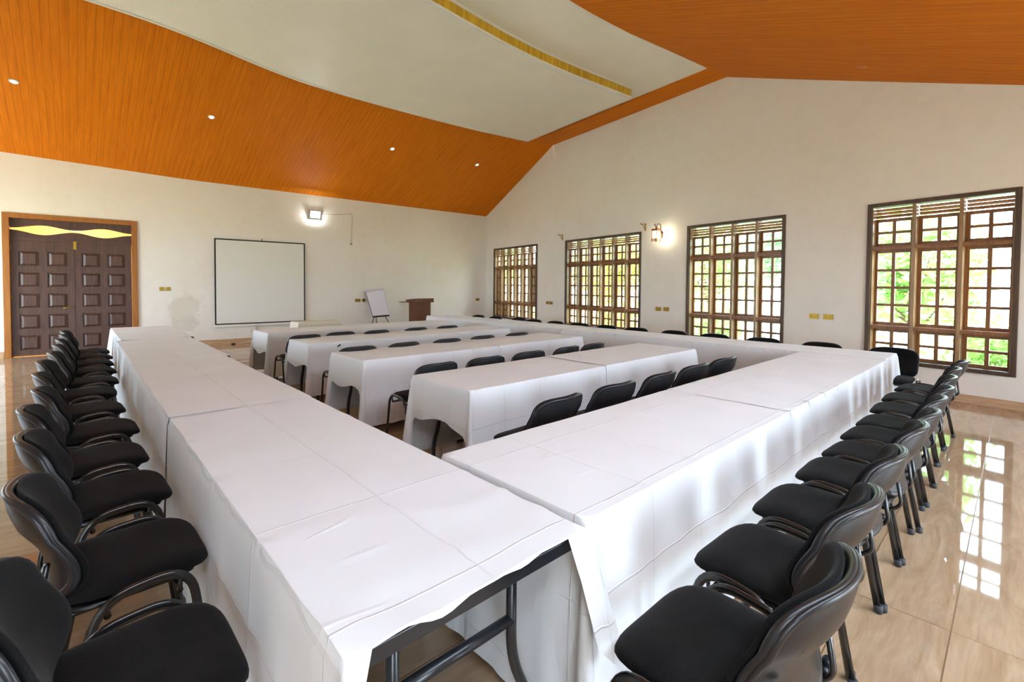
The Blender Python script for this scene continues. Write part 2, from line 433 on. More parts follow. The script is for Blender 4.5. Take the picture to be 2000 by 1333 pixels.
struct(b.build('window_5', M_GLASS), 'unseen glazing added in the right slope to light the tabletops')
_p = portal('added_roof_daylight', ((SKX0 + SKX1) / 2, (SKY0 + SKY1) / 2, zr((SKX0 + SKX1) / 2) + .14), (-.358, 0, -.934), 6.2, .70)  # sky portal of the added roof opening
# upper white field, from behind the lowered slab to the right slope, and the orange border strip
Lp, Rp = [], []
for i in range(31):
    y = -3.6 + i * (8.61 + 3.6) / 30
    yl = -3.6 + i * (9.4 + 3.6) / 30
    Lp.append((-10.1 + (0.8 if yl > 9.2 else 0), yl, ZF + .022)); Rp.append((interp(RC, y) + .02, y, ZF + .01))
struct(grid_surface('ceiling', Lp, Rp, M_WCEIL, .1), 'flat white ceiling field')
b = MB(); b.prism([(-9.7, 9.1), (-9.30, 9.375), (-3.98, 8.61), (-3.86, 8.4), (-3.80, 8.9), (-3.6, 9.35), (-9.0, 10.35), (-9.6, 10.45)], ZF - .006, ZF + .1)
b2 = MB(); b2.hexa([(-9.32, 9.37, ZF - .012), (-3.96, 8.60, ZF - .012), (-3.80, 9.40, ZF - .012), (-9.0, 10.35, ZF - .012),
                    (-9.32, 9.37, ZF + .12), (-3.96, 8.60, ZF + .12), (-3.80, 9.40, ZF + .12), (-9.0, 10.35, ZF + .12)])
struct(b2.build('ceiling', M_CEIL), 'orange border strip by the gable wall')
# lowered white slab with its yellow fascia
SL = [(-3.6, -8.60), (.22, -8.63), (.74, -8.64), (1.29, -8.73), (2.04, -8.98), (2.95, -9.26), (4.12, -9.33), (5.51, -9.28), (7.07, -9.18), (8.80, -8.91)]
SR = [(-3.6, -5.35), (3.48, -5.53), (4.02, -5.59), (4.62, -5.65), (5.36, -5.69), (6.29, -5.69), (7.28, -5.60), (8.34, -5.49)]
def smooth_curve(tab, ya, yb, n):
    out = []
    for i in range(n + 1):
        y = ya + (yb - ya) * i / n
        v = sum(interp(tab, min(max(y + d, tab[0][0]), yb)) * w for d, w in ((-.5, .2), (-.25, .2), (0, .2), (.25, .2), (.5, .2))) if i < n else interp(tab, y)
        out.append((v, y))
    return out
cl = smooth_curve(SL, -3.6, 8.86, 48); cr = smooth_curve(SR, -3.6, 8.34, 48)
cl[0] = (cl[0][0], -3.4); cr[0] = (cr[0][0], -3.4)
dc = empty('ceiling'); struct(dc, 'lowered curved white ceiling slab')
Lp = [(x, y, 5.315) for x, y in cl]; Rp = [(x, y, 5.315) for x, y in cr]
o = grid_surface('panel', Lp, Rp, M_WCEIL, .05); o.parent = dc
def strip(name, pts, z0, z1, th, mat_, parent):
    b = MB(); n = len(pts)
    for (x, y) in pts:
        b.v += [(x, y, z0), (x + th, y, z0), (x + th, y, z1), (x, y, z1)]
    for i in range(n - 1):
        for k in range(4): b.f.append((i * 4 + k, i * 4 + (k + 1) % 4, i * 4 + 4 + (k + 1) % 4, i * 4 + 4 + k))
    b.f += [(0, 1, 2, 3), tuple((n - 1) * 4 + k for k in (3, 2, 1, 0))]
    return b.build(name, mat_, parent)
strip('fascia', cr, 5.33, 5.50, .03, M_YEL, dc); strip('lower_trim', cr, 5.312, 5.345, .05, M_TRIMW, dc); strip('upper_trim', cr, 5.492, 5.520, .055, M_TRIMW, dc)
strip('edge_trim', [(x - .03, y) for x, y in cl], 5.295, 5.38, .035, M_TRIMW, dc)
strip('lower_trim', [(x - .03, y) for x, y in cr], 5.30, 5.312, .05, M_TRIMW, dc)

# skirting
b = MB(); b.box2((-13.1, 0, 0), (3.4, .018, .11), MW); struct(b.build('baseboard_far', M_SKIRT))
b = MB(); b.box2((-3.6, 0, 0), (DY0 - .08, .018, .125), MS); b.box2((DY1 + .08, 0, 0), (10.74, .018, .125), MS); struct(b.build('baseboard_left', M_SKIRT))
b = MB(); b.box2((-13.5, YN, 0), (XR, YN + .018, .11)); struct(b.build('baseboard_near', M_SKIRT))
b = MB(); b.box2((XR - .018, -3.3, 0), (XR, 7.9, .11)); struct(b.build('baseboard_right', M_SKIRT))

# ------------------------------------------------------------------ windows
ZT1, ZT2 = .925, 2.09
def make_window(idx, s0, s1, cols, label):
    root = empty('window_%d' % idx); struct(root, label)
    cw = .055; D = -.20
    b = MB()    # casing standing a little proud of the plaster
    b.box2((s0 + cw, -.21, WZ1 - cw), (s1 - cw, .022, WZ1), MW); b.box2((s0 + cw, -.21, WZ0), (s1 - cw, .03, WZ0 + cw), MW)
    b.box2((s0, -.21, WZ0), (s0 + cw, .022, WZ1), MW); b.box2((s1 - cw, -.21, WZ0), (s1, .022, WZ1), MW)
    b.build('frame', M_FRAME, root, bevel=.004)
    a, e = s0 + cw, s1 - cw; w = (e - a) / cols; t = .045
    b = MB()
    for k in range(1, cols): b.box((a + k * w, -.076, (WZ0 + WZ1) / 2), (t, .142, WZ1 - WZ0 - 2 * cw), MW)
    b.build('mullion', M_REVEAL, root)
    b = MB(); b.box2((a, -.150, WZ0 + cw), (a + .012, -.005, WZ1 - cw), MW); b.box2((e - .012, -.150, WZ0 + cw), (e, -.005, WZ1 - cw), MW); b.build('lining', M_REVEAL, root)
    for z in (ZT1, ZT2):
        b = MB()
        for k in range(cols): b.box2((a + k * w + t / 2 - .004, -.150, z - .025), (a + (k + 1) * w - t / 2 + .004, .0, z + .025), MW)
        b.build('transom', M_SASH, root)
    gl = MB()
    for k in range(cols):
        x0 = a + k * w + t / 2 * (1 if k else 0); x1 = a + (k + 1) * w - t / 2 * (1 if k < cols - 1 else 0); xm = (x0 + x1) / 2
        for (z0, z1, rows) in ((WZ0 + cw, ZT1 - .025, 2), (ZT1 + .025, ZT2 - .025, 4), (ZT2 + .025, WZ1 - cw, 2)):
            sb = MB(); st = .046; y0, y1 = -.150, -.112; zt = z1
            if rows == 2 and z0 > 2:       # three slanted louvre slats above the top sash
                zt = z1 - .17
                lv = MB()
                for q in range(3):
                    zc = zt + .035 + q * .048
                    R = MW @ Matrix.Translation((xm, -.128, zc)) @ Matrix.Rotation(math.radians(32), 4, 'X')
                    lv.box((0, 0, 0), (x1 - x0 - .01, .050, .016), R)
                lv.build('louvre', M_SASH, root)
            sb.box2((x0, y0, z0), (x0 + st, y1, zt), MW); sb.box2((x1 - st, y0, z0), (x1, y1, zt), MW)
            sb.box2((x0 + st, y0, z0), (x1 - st, y1, z0 + st), MW); sb.box2((x0 + st, y0, zt - st), (x1 - st, y1, zt), MW)
            sb.box2((xm - .021, y0, z0 + st), (xm + .021, y1, zt - st), MW)
            hh = (zt - z0 - 2 * st) / rows
            for r_ in range(1, rows):
                zz = z0 + st + r_ * hh
                sb.box2((x0 + st, y0, zz - .018), (xm - .021, y1, zz + .018), MW); sb.box2((xm + .021, y0, zz - .018), (x1 - st, y1, zz + .018), MW)
            sb.build('sash', M_SASH, root)
            gl.add([MW @ Vector(p) for p in ((x0 + .01, -.132, z0 + .01), (x1 - .01, -.132, z0 + .01), (x1 - .01, -.132, zt - .01), (x0 + .01, -.132, zt - .01))], [(0, 1, 2, 3)])
    gl.build('glass', M_GLASS, root)
for i, (a, e, k) in enumerate(WINS):
    make_window(i + 1, a, e, k, ['six bay lattice window nearest the corner', 'six bay lattice window between brass brackets', 'four bay lattice window right of the lantern', 'three bay lattice window at the right'][i])

# ------------------------------------------------------------------ door
dr = empty('door_1'); struct(dr, 'dark panelled double door with orange frame')
b = MB(); fo = .07
b.box2((DY0 - fo, -.2, 0), (DY0 + .03, .03, DZ + fo), MS); b.box2((DY1 - .03, -.2, 0), (DY1 + fo, .03, DZ + fo), MS); b.box2((DY0 + .03, -.2, DZ - .03), (DY1 - .03, .03, DZ + fo), MS)
b.build('frame', M_DFRAME, dr, bevel=.006)
y0, y1 = DY0 + .03, DY1 - .03; LT = 2.33; ymid_ = (y0 + y1) / 2
b = MB(); b.box2((y0, -.16, LT), (y1, -.05, LT + .07), MS); b.build('transom_rail', M_DOOR, dr)
def wave_board(zlo, zhi, amp, base, top):
    b = MB(); n = 48
    for i in range(n + 1):
        u = i / n; y = y0 + (y1 - y0) * u; wv = abs(math.sin(2 * PI * u)) ** .8 if False else (1 - math.cos(4 * PI * u)) / 2
        z = base + amp * wv
        lo, hi = (z, zhi) if top else (zlo, z)
        b.v += [tuple(MS @ Vector(p)) for p in ((y, -.10, lo), (y, -.075, lo), (y, -.075, hi), (y, -.10, hi))]
    for i in range(n):
        for k in range(4): b.f.append((i * 4 + k, i * 4 + (k + 1) % 4, i * 4 + 4 + (k + 1) % 4, i * 4 + 4 + k))
    b.f += [(0, 1, 2, 3), (n * 4 + 3, n * 4 + 2, n * 4 + 1, n * 4)]
    return b
b = MB(); b.box2((ymid_ - .03, -.125, .012), (ymid_ + .03, -.108, LT), MS); b.build('meeting_stile', M_DOOR, dr)
wave_board(LT + .07, 2.77, .070, 2.585, True).build('transom_board', M_DOOR, dr)
wave_board(LT + .07, 2.77, -.080, 2.545, False).build('transom_board', M_DOOR, dr)
ymid = (y0 + y1) / 2
for sgn, (a, e) in enumerate(((y0 + .004, ymid - .003), (ymid + .003, y1 - .004))):
    lf = MB(); pw = .33; lz0 = .015
    lf.box2((a, -.11, lz0), (e, -.075, LT), MS)
    W_ = e - a; st = .105; cm = .11; pw = (W_ - 2 * st - cm) / 2; ph = .30; gap = (LT - .02 - 5 * ph) / 6 * 1.0
    # raised stiles and rails leave ten recesses
    xs = [a, a + st, a + st + pw, a + st + pw + cm, e - st, e]
    for i in (0, 2, 4): lf.box2((xs[i], -.076, lz0), (xs[i + 1], -.05, LT - .004), MS)
    z = lz0
    zs = []
    for r_ in range(5):
        zz = lz0 + .11 + r_ * (ph + .125); zs.append(zz)
    prev = lz0
    for zz in zs + [LT - .004]:
        for i in (1, 3): lf.box2((xs[i], -.076, prev), (xs[i + 1], -.05, zz), MS)
        prev = zz + ph
    leaf = lf.build('door_leaf', M_DOOR, dr)
    pn = MB()
    for zz in zs:
        for i in (1, 3):
            p, q, m_ = xs[i] + .012, xs[i + 1] - .012, .05
            pn.add([MS @ Vector(v) for v in ((p, -.075, zz + .012), (q, -.075, zz + .012), (q, -.075, zz + ph - .012), (p, -.075, zz + ph - .012),
                    (p + m_, -.052, zz + m_), (q - m_, -.052, zz + m_), (q - m_, -.052, zz + ph - m_), (p + m_, -.052, zz + ph - m_))],
                   [(4, 5, 6, 7), (0, 1, 5, 4), (1, 2, 6, 5), (2, 3, 7, 6), (3, 0, 4, 7)])
    pn.build('raised_panel', M_DOOR, leaf)
    hg = MB()
    for zz in (.25, 1.2, 1.75, 2.2):
        yy = a if sgn == 0 else e; hg.cyl(MS @ Vector((yy, -.045, zz - .045)), MS @ Vector((yy, -.045, zz + .045)), .009, 8)
    hg.build('hinge', M_BRASS, leaf, True)
    if sgn == 0:
        h = MB(); h.cyl(MS @ Vector((e - .08, -.05, .98)), MS @ Vector((e - .08, -.005, .98)), .022, 14)
        h.tube([MS @ Vector(p) for p in ((e - .08, -.008, .98), (e - .11, -.004, .975), (e - .19, -.006, .965))], .009, 8)
        h.build('handle', M_BRASS, leaf, True)
    else:
        h = MB(); h.box2((a - .02, -.05, LT - .14), (a + .035, -.035, LT + .03), MS); h.cyl(MS @ Vector((a + .008, -.03, LT - .12)), MS @ Vector((a + .008, -.03, LT + .02)), .008, 8)
        h.build('bolt', M_BRASS, leaf)
# warm lit lobby behind the transom gap
M_LOB = mat('warm yellow lobby wall', (.85, .60, .27), .8)
b = MB()
b.box2((-1.5, -2.4, -.1), (1.6, -2.3, 3.3), MS); b.box2((-1.6, -2.4, -.1), (-1.5, -.28, 3.3), MS); b.box2((1.6, -2.4, -.1), (1.7, -.28, 3.3), MS); b.box2((-1.6, -2.4, 3.3), (1.7, -.28, 3.4), MS)
struct(b.build('wall_lobby', M_LOB))
b = MB(); b.box2((-1.5, -2.3, -.1), (1.6, -.28, 0), MS); struct(b.build('floor_lobby', M_TRIMW))
l = bpy.data.lights.new('lobby_lamp', 'POINT'); l.energy = 36; l.color = (1, .88, .6); l.shadow_soft_size = .15
o = bpy.data.objects.new('lobby_lamp', l); C.objects.link(o); o.location = MS @ Vector((0, -1.2, 2.2))

# ------------------------------------------------------------------ chair
def seat_fn(x, y, h):
    # y front positive
    z = .470 + h - .018 * max(0, (y - .10) / .13) ** 2 + .010 * (x / .24) ** 2 + .012 * max(0, (-y - .10) / .12) ** 2
    wf = 1 + .04 * (y / .22)
    return Vector((x * wf, y + .01, z - .004 * math.cos(x * 14) * 0))
def back_pt(x, v):
    """v 0..1 bottom to top: spine of the backrest with its lumbar swell"""
    z = .475 + .328 * v
    y = -.210 - .046 * v - .030 * max(0, v - .45) ** 2 / .3 + .020 * math.sin(PI * min(1, v * 1.55)) + .012 * math.sin(v * 2 * PI)
    y += (.95 + .55 * v) * x * x           # wraps round the sitter
    return Vector((x, y, z))
def back_fn(off):
    def fn(x, yv, h):
        v = (yv + .172) / .344; p = back_pt(x, v)
        wdt = 1 - .05 * (v - .5)
        p.x *= wdt; p.y += h + off; return p
    return fn
FEET = {}
def make_chair():
    root = empty('visitor_chair')
    b = MB(); b.disc_pillow(.230, .222, seat_fn, 8, 56, 4.2, .034, .022, 2.2); seat = b.build('seat', M_FAB, root, True, merge=True)
    b = MB(); b.disc_pillow(.205, .19, lambda x, y, h: Vector((x, y + .005, .440 + h)), 4, 32, 5, .012, .010, 3); b.build('seat_pan', M_PLAST, root, True, merge=True)
    b = MB(); b.disc_pillow(.233, .171, back_fn(.016), 8, 56, 4.0, .030, .006, 2.0); b.build('backrest', M_FAB, root, True, merge=True)
    # moulded outer shell wider than the pad, raised rim, recessed panel with a grooved ridge
    def shell(x, yv, h):
        p = back_pt(x, (yv + .178) / .356); p.y += h - .004; return p
    b = MB(); b.disc_pillow(.240, .178, shell, 9, 64, 4.0, .016, .018, 3.2); sh = b.build('back_shell', M_PLAST, root, True, merge=True)
    def loop(hx, hy, off, n=64, pw=4.0, a0=0, a1=2 * PI, close=True):
        out = []
        for k in range(n if close else n + 1):
            a = a0 + (a1 - a0) * k / n; c, sn_ = math.cos(a), math.sin(a); q = (abs(c) ** pw + abs(sn_) ** pw) ** (-1 / pw)
            p = back_pt(q * c * hx, (q * sn_ * hy + .178) / .356); p.y += off; out.append(p)
        return out
    b = MB(); b.tube(loop(.226, .164, -.012), .009, 10, rx=.013, closed=True); b.build('shell_rim', M_PLAST, sh, True)
    b = MB(); b.tube(loop(.160, .105, -.017, 24, 4.0, PI * .12, PI * .88, False), .003, 6, rx=.006); b.build('shell_ridge', M_PLAST, sh, True)
    for sx in (-1, 1):
        x = sx * .262
        path = fillet([(x + sx * .010, .215, .0), (x, .150, .500), (x, -.095, .480), (x + sx * .010, -.185, .0)], [.10, .10], 8)
        b = MB(); b.tube(path, .0095, 10, rx=.0145); lf = b.build('leg', M_TUBE, root, True)
        for y in (.215, -.185):
            b = MB(); b.lathe([(.010, .035), (.0165, .033), (.0175, .006), (.014, .0)], (x + sx * .010, y, 0), 12); b.build('rubber_foot', M_RUB, lf, True)
    for y in (.12, -.07):
        b = MB(); b.tube([(-.255, y, .425), (.255, y, .425)], .0095, 10); b.tube([(-.257, y, .425), (-.262, y, .47)], .007, 8); b.tube([(.257, y, .425), (.262, y, .47)], .007, 8); b.build('cross_bar', M_TUBE, root, True)
    for sx in (-1, 1):
        x = sx * .165
        b = MB(); b.tube(fillet([(x, .11, .43), (x, -.188, .425), (x, -.228, .46), (x, -.204, .60)], [.05, .05], 6), .008, 8, rx=.013); b.build('back_support', M_TUBE, root, True)
    b = MB(); b.tube([(.175, -.20, .445), (.205, -.20, .445)], .008, 8); b.lathe([(.012, 0), (.018, .006), (.018, .03), (.010, .036)], (0, 0, 0), 12, Matrix.Translation((.2, -.20, .445)) @ Matrix.Rotation(PI / 2, 4, 'Y')); b.build('knob', M_PLAST, root, True)
    return root
proto = make_chair(); used = [False]
def chair(x, y, rz, label, group, sz=1.0):
    o = proto if not used[0] else copy_tree(proto); used[0] = True
    o.location = (x, y, 0); o.rotation_euler = (0, 0, rz); o.scale = (1, 1, sz); tag(o, label, 'chair', group); return o
random.seed(5)
ORD = ['nearest', 'second', 'third', 'fourth', 'fifth', 'sixth', 'seventh', 'eighth', 'ninth', 'tenth', 'eleventh', 'twelfth', 'thirteenth', 'fourteenth']
LX = [-1.50, -2.19, -2.90, -3.53, -4.27, -5.0, -5.75, -6.43, -7.17, -7.84, -8.52, -9.2]
LY = [.10, .13, .11, .08, .10, .07, .06, .11, .13, .14, .16, .16]
for i, (x, y) in enumerate(zip(LX, LY)):
    lab = ('black fabric chair along the left table row, %s from the camera' % ORD[i]) if 0 < i < 11 else ('black fabric chair cut by the bottom left corner of the photo' if i == 0 else 'black fabric chair at the far end of the left row, by the door')
    chair(x, y, math.radians(random.uniform(-3, 3)), lab, 'chairs along the left table row', 1.05 if i < 4 else 1.02)
RY = [1.27, 1.85, 2.43, 3.0, 3.52, 4.0, 4.45, 5.02, 5.58, 6.2]
RX = [-.53, -.58, -.59, -.58, -.58, -.59, -.59, -.61, -.62, -.61]
for i, (x, y) in enumerate(zip(RX, RY)):
    lab = ('black fabric chair along the right table row, %s from the camera' % ORD[i]) if 0 < i < 9 else ('black fabric chair at the bottom right, front of the right row' if i == 0 else 'black fabric chair ending the right row, nearest the big right window')
    chair(x, y, PI / 2 + math.radians(random.uniform(-3, 3)), lab, 'chairs along the right table row', (1.07 if i == 0 else 1.045) if i < 4 else 1.015)
ROWS = [('front', 'nearest the camera', -2.21, [2.28, 2.92, 3.54, 4.16, 4.78]), ('second', 'second from the camera', -3.79, [2.40, 3.0, 3.60, 4.2, 4.70]),
        ('third', 'third from the camera', -5.33, [2.38, 2.95, 3.60, 4.2, 4.88]), ('back', 'nearest the projection screen', -6.97, [2.35, 2.9, 3.42, 4.12, 4.76])]
PLC = ['at its left end', 'second from its left end', 'in its middle', 'second from its right end', 'at its right end']
for nm, where, x, yy in ROWS:
    for i, y in enumerate(yy):
        xx = x - (.09 if (nm == 'back' and i == 1) else 0)
        chair(xx, y, PI / 2 + math.radians(random.uniform(-4, 4)), 'black chair behind the middle table row %s, %s' % (where, PLC[i]), 'chairs behind the middle tables')
WXs = [-8.62, -8.01, -7.41, -6.8, -6.21, -5.6, -5.0, -4.38, -3.7, -3.06, -2.37, -1.69, -.99]
for i, x in enumerate(WXs):
    lab = 'black chair behind the window side tables, %s from the screen wall' % ORD[i]
    if i == 0: lab = 'black chair behind the window side tables, nearest the screen wall'
    if i == 12: lab = 'black chair facing the room before the right window, at the table corner'
    chair(x, 6.67 + (.06 if i != 2 else .22) + (.06 if i == 12 else 0), PI + math.radians(random.uniform(-4, 4)), lab, 'chairs between the windows and the far tables')

# ------------------------------------------------------------------ tables and cloths
def make_table(x0, x1, y0, y1, label, group, long_x=True, z=.742):
    root = empty('folding_table', ((x0 + x1) / 2, (y0 + y1) / 2, 0)); tag(root, label, 'table', group)
    lx, ly = x1 - x0, y1 - y0
    b = MB(); b.box((0, 0, z - .010), (lx - .02, ly - .02, .018)); b.build('tabletop', M_TTOP, root)
    b = MB()
    for sy in (-1, 1): b.box((0, sy * (ly / 2 - .011), z - .022), (lx - .02, .018, .040))
    for sx in (-1, 1): b.box((sx * (lx / 2 - .011), 0, z - .022), (.018, ly - .056, .040))
    b.build('edge_frame', M_STEEL, root, bevel=.003)
    L = lx if long_x else ly; S = ly if long_x else lx
    def P(u, w, zz): return (u, w, zz) if long_x else (w, u, zz)
    for e in (-1, 1):
        u = e * (L / 2 - .13)
        for sd in (-1, 1):
            w = sd * (S / 2 - .17)
            path = fillet([P(u, w, z - .03), P(u, w, .36), P(u, w + sd * .085, .18), P(u, w + sd * .085, .0)], [.08, .08], 5)
            b = MB(); b.tube(path, .0165, 12); b.build('leg', M_STEEL, root, True)
        b = MB(); b.tube([P(u, -(S / 2 - .17), .485), P(u, (S / 2 - .17), .485)], .0165, 12); b.build('cross_bar', M_STEEL, root, True)
        for sd in (-1, 1):
            w = sd * (S / 2 - .17)
            b = MB(); b.tube([P(u, w - sd * .018, .60), P(u - e * .02, w - sd * .085, z - .028)], .006, 8, rx=.012); b.build('brace', M_STEEL, root)
    return root

def sn(x, seed): return noise.noise(Vector((x, seed * 7.31, seed * 1.7)))
def make_cloth(x0, x1, y0, y1, drops, label, group, seed=1, z=.752, fold=.022, flare=.02, mat_=None, extra=None, slack=.0, base_z=0):
    """drops: dict E/N/W/S -> metres or function of the coordinate along the side; missing = no hanging side"""
    nx = max(8, int((x1 - x0) / .045)); ny = max(8, int((y1 - y0) / .045)); b = MB()
    def topz(x, y):
        e = .0016 * noise.noise(Vector((x * 3.1, y * 3.1, seed))) + .0020 * noise.noise(Vector((x * 1.2 + 5, y * 2.6, seed + 3)))
        r = noise.noise(Vector((x * 2.2 + y * 1.5, (y - x) * 6.0, seed + 9.))); e += .0022 * max(0, r) ** 1.5 * 2
        if slack:
            q = noise.noise(Vector((x * 1.6 + y * 2.2, (y * 1.8 - x * 3.4), seed + 4.))); e += slack * max(0, 1 - abs(q) * 4.5) * min(1, max(0, (x - (x1 - .9)) / .5))
        return z + e
    for j in range(ny + 1):
        for i in range(nx + 1):
            x = x0 + (x1 - x0) * i / nx; y = y0 + (y1 - y0) * j / ny; b.v.append((x, y, topz(x, y)))
    for j in range(ny):
        for i in range(nx):
            a = j * (nx + 1) + i; b.f.append((a, a + 1, a + nx + 2, a + nx + 1))
    order = ['S', 'E', 'N', 'W']
    ends = {'S': ((x0, y0), (x1, y0), (0, -1)), 'E': ((x1, y0), (x1, y1), (1, 0)), 'N': ((x1, y1), (x0, y1), (0, 1)), 'W': ((x0, y1), (x0, y0), (-1, 0))}
    def drop(sd, u):
        d = drops[sd]; return d(u) if callable(d) else d
    # perimeter samples: (point, normal, drop, corner weight)
    runs = []; cur = None
    act = [s_ in drops for s_ in order]
    start = 0
    if not all(act):
        while act[start] or not act[(start + 1) % 4]:
            start += 1
            if start > 3: break
        start = (start + 1) % 4
    seq = [order[(start + k) % 4] for k in range(4)]
    cur = []
    for idx, sd in enumerate(seq):
        if sd not in drops:
            if cur: runs.append(cur); cur = []
            continue
        (ax, ay), (bx, by), n = ends[sd]; L = math.hypot(bx - ax, by - ay); k = max(10, int(L / .028))
        for i in range(k + 1):
            t = i / k; px, py = ax + (bx - ax) * t, ay + (by - ay) * t
            u = px if sd in 'SN' else py
            cur.append((px, py, n[0], n[1], drop(sd, u), 0.0, n))
        nxt = seq[(idx + 1) % 4]
        if nxt in drops and (idx < 3 or all(act)):
            n2 = ends[nxt][2]; u1 = bx if sd in 'SN' else by; u2 = bx if nxt in 'SN' else by
            d1, d2 = drop(sd, u1), drop(nxt, u2)
            for q in range(1, 10):
                a = q / 10 * PI / 2; nn = (n[0] * math.cos(a) + n2[0] * math.sin(a), n[1] * math.cos(a) + n2[1] * math.sin(a))
                w = math.sin(q / 10 * PI)
                cur.append((bx, by, nn[0], nn[1], d1 + (d2 - d1) * q / 10, w, nn))
    if cur: runs.append(cur)
    if all(act) : runs[0] = runs[0] + [runs[0][0]]
    for run in runs:
        R = 16; base = len(b.v); arc = 0; prev = None
        for (px, py, nxx, nyy, d, cwt, n) in run:
            if prev: arc += math.hypot(px - prev[0], py - prev[1]) + (.012 if cwt else 0)
            prev = (px, py)
            ln = math.hypot(nxx, nyy); ux, uy = nxx / ln, nyy / ln
            dd = max(.004, d * (1 + .025 * sn(arc * 2.2, seed + 20)) + .06 * cwt * min(1, max(0, (d - .2) / .3)))
            dd = min(dd, z - .012 - base_z)
            for r_ in range(R + 1):
                t = r_ / R; dn = dd * t
                rr = .010
                out = rr * math.sin(min(1, dn / .016) * PI / 2)
                amp = min(1, dn / .55)
                fl = fold * amp ** 1.1 * (1.3 * sn(arc * 5.0, seed) + .8 * sn(arc * 11.0 + t * .6, seed + 5) + .35 * sn(arc * 2.0 + t, seed + 8))
                out += max(-.006, fl * (1 if d > .15 else .25) + flare * amp * min(1, d / .3)) + cwt * (.06 * amp)
                if extra: out += extra(px, py, dn, n)
                zz = topz(px, py) - (dn if r_ else 0) + (0 if r_ else 0)
                tx = .006 * amp * sn(arc * 7 + 3, seed + 2)
                b.v.append((px + ux * out - uy * tx, py + uy * out + ux * tx, zz))
        m_ = len(run); w = R + 1
        for i in range(m_ - 1):
            for r_ in range(R):
                a = base + i * w + r_; b.f.append((a, a + 1, a + w + 1, a + w))
    o = b.build('tablecloth', mat_ or M_CLOTH, None, True, merge=True)
    tag(o, label, 'tablecloth', group); return o

GT = 'folding tables under white cloths'; GC = 'white tablecloths'
# left row
ly0, ly1 = .385, 1.145
def t1E(y):
    if y < .44: return .30 * max(0, (.44 - y) / .055) ** 1.4 + .003
    if y > 1.06: return .003 + .36 * min(1, max(0, (y - 1.06) / .06)) ** 1.3
    return .006 + .005 * math.sin(y * 23) + .008 * sn(y * 9, 3)
make_table(-3.22, -.90, ly0 + .01, ly1 - .01, 'folding table with black steel legs showing under its cloth, nearest the camera', GT)
make_cloth(-3.25, -.893, ly0, ly1, {'S': .735, 'E': t1E, 'N': lambda x: .62 if x < -1.8 else (.03 if x < -1.02 else .03 + .42 * (x + 1.02) / .127)}, 'white tablecloth on the nearest table, short end baring the black table edge', GC, 1, slack=.007, fold=.02, extra=lambda x, y, d, n: (.16 * d if (x > -1.0 and y > 1.05) else 0))
make_table(-5.58, -3.26, ly0 + .01, ly1 - .01, 'folding table hidden under the second cloth of the left row', GT)
make_cloth(-5.60, -3.18, ly0 - .004, ly1 + .004, {'S': .73, 'N': .66}, 'white tablecloth second from the camera on the left row', GC, 2, z=.755)
make_table(-7.86, -5.62, .42, 1.19, 'folding table under the third cloth of the left row', GT)
make_cloth(-7.88, -5.58, .40, 1.19, {'S': .72, 'N': .66}, 'white tablecloth third from the camera on the left row', GC, 3)
make_table(-10.13, -7.90, .46, 1.22, 'folding table under the last left cloth, towards the dark door', GT)
make_cloth(-10.15, -7.86, .45, 1.23, {'S': .70, 'W': .45, 'N': .66}, 'white tablecloth at the far end of the left row, before the door', GC, 4, z=.755, flare=.03)
# right row
rx0, rx1 = -1.72, -.925
make_table(rx0 + .01, rx1 - .01, 1.21, 2.85, 'folding table under the right row cloth nearest the camera', GT, False)
make_table(rx0 + .01, rx1 - .01, 2.87, 4.50, 'folding table in the middle of the right row under cloth', GT, False)
make_table(rx0 + .01, rx1 - .01, 4.52, 6.14, 'folding table at the far end of the right row under cloth', GT, False)
make_cloth(rx0, rx1, 1.19, 3.18, {'S': .73, 'E': .735, 'W': .64}, 'white tablecloth of the right row beside the nearest chairs', GC, 5, fold=.017)
make_cloth(rx0 - .004, rx1 + .0, 3.15, 4.26, {'E': .72, 'W': .64}, 'narrow white tablecloth in the middle of the right row', GC, 6, z=.7535, fold=.02)
make_cloth(rx0, rx1, 4.23, 6.19, {'E': .71, 'W': .64}, 'white tablecloth of the right row next to the window side tables', GC, 7, fold=.022)
# window side row
wy0, wy1 = 6.20, 6.90
xs = [-9.80, -7.60, -5.40, -3.20, -.94]
WL = ['nearest the lectern', 'behind the back chairs', 'below the second window', 'at the corner with the right row']
for i in range(4):
    a, e = xs[i], xs[i + 1]; dy = .10 if i == 0 else (.05 if i == 1 else 0)
    make_table(a + .01, e - .01, wy0 + dy + .01, wy1 + dy - .01, 'folding table of the window side row ' + WL[i], GT)
    dr_ = {'S': .70 if i < 3 else (lambda u: .70), 'N': .62}
    if i == 0: dr_['W'] = .6
    if i == 3: dr_['E'] = .66
    make_cloth(a, e, wy0 + dy, wy1 + dy, dr_, 'white tablecloth of the window side row ' + WL[i], GC, 10 + i, z=.752 + .002 * (i % 2), fold=.016)
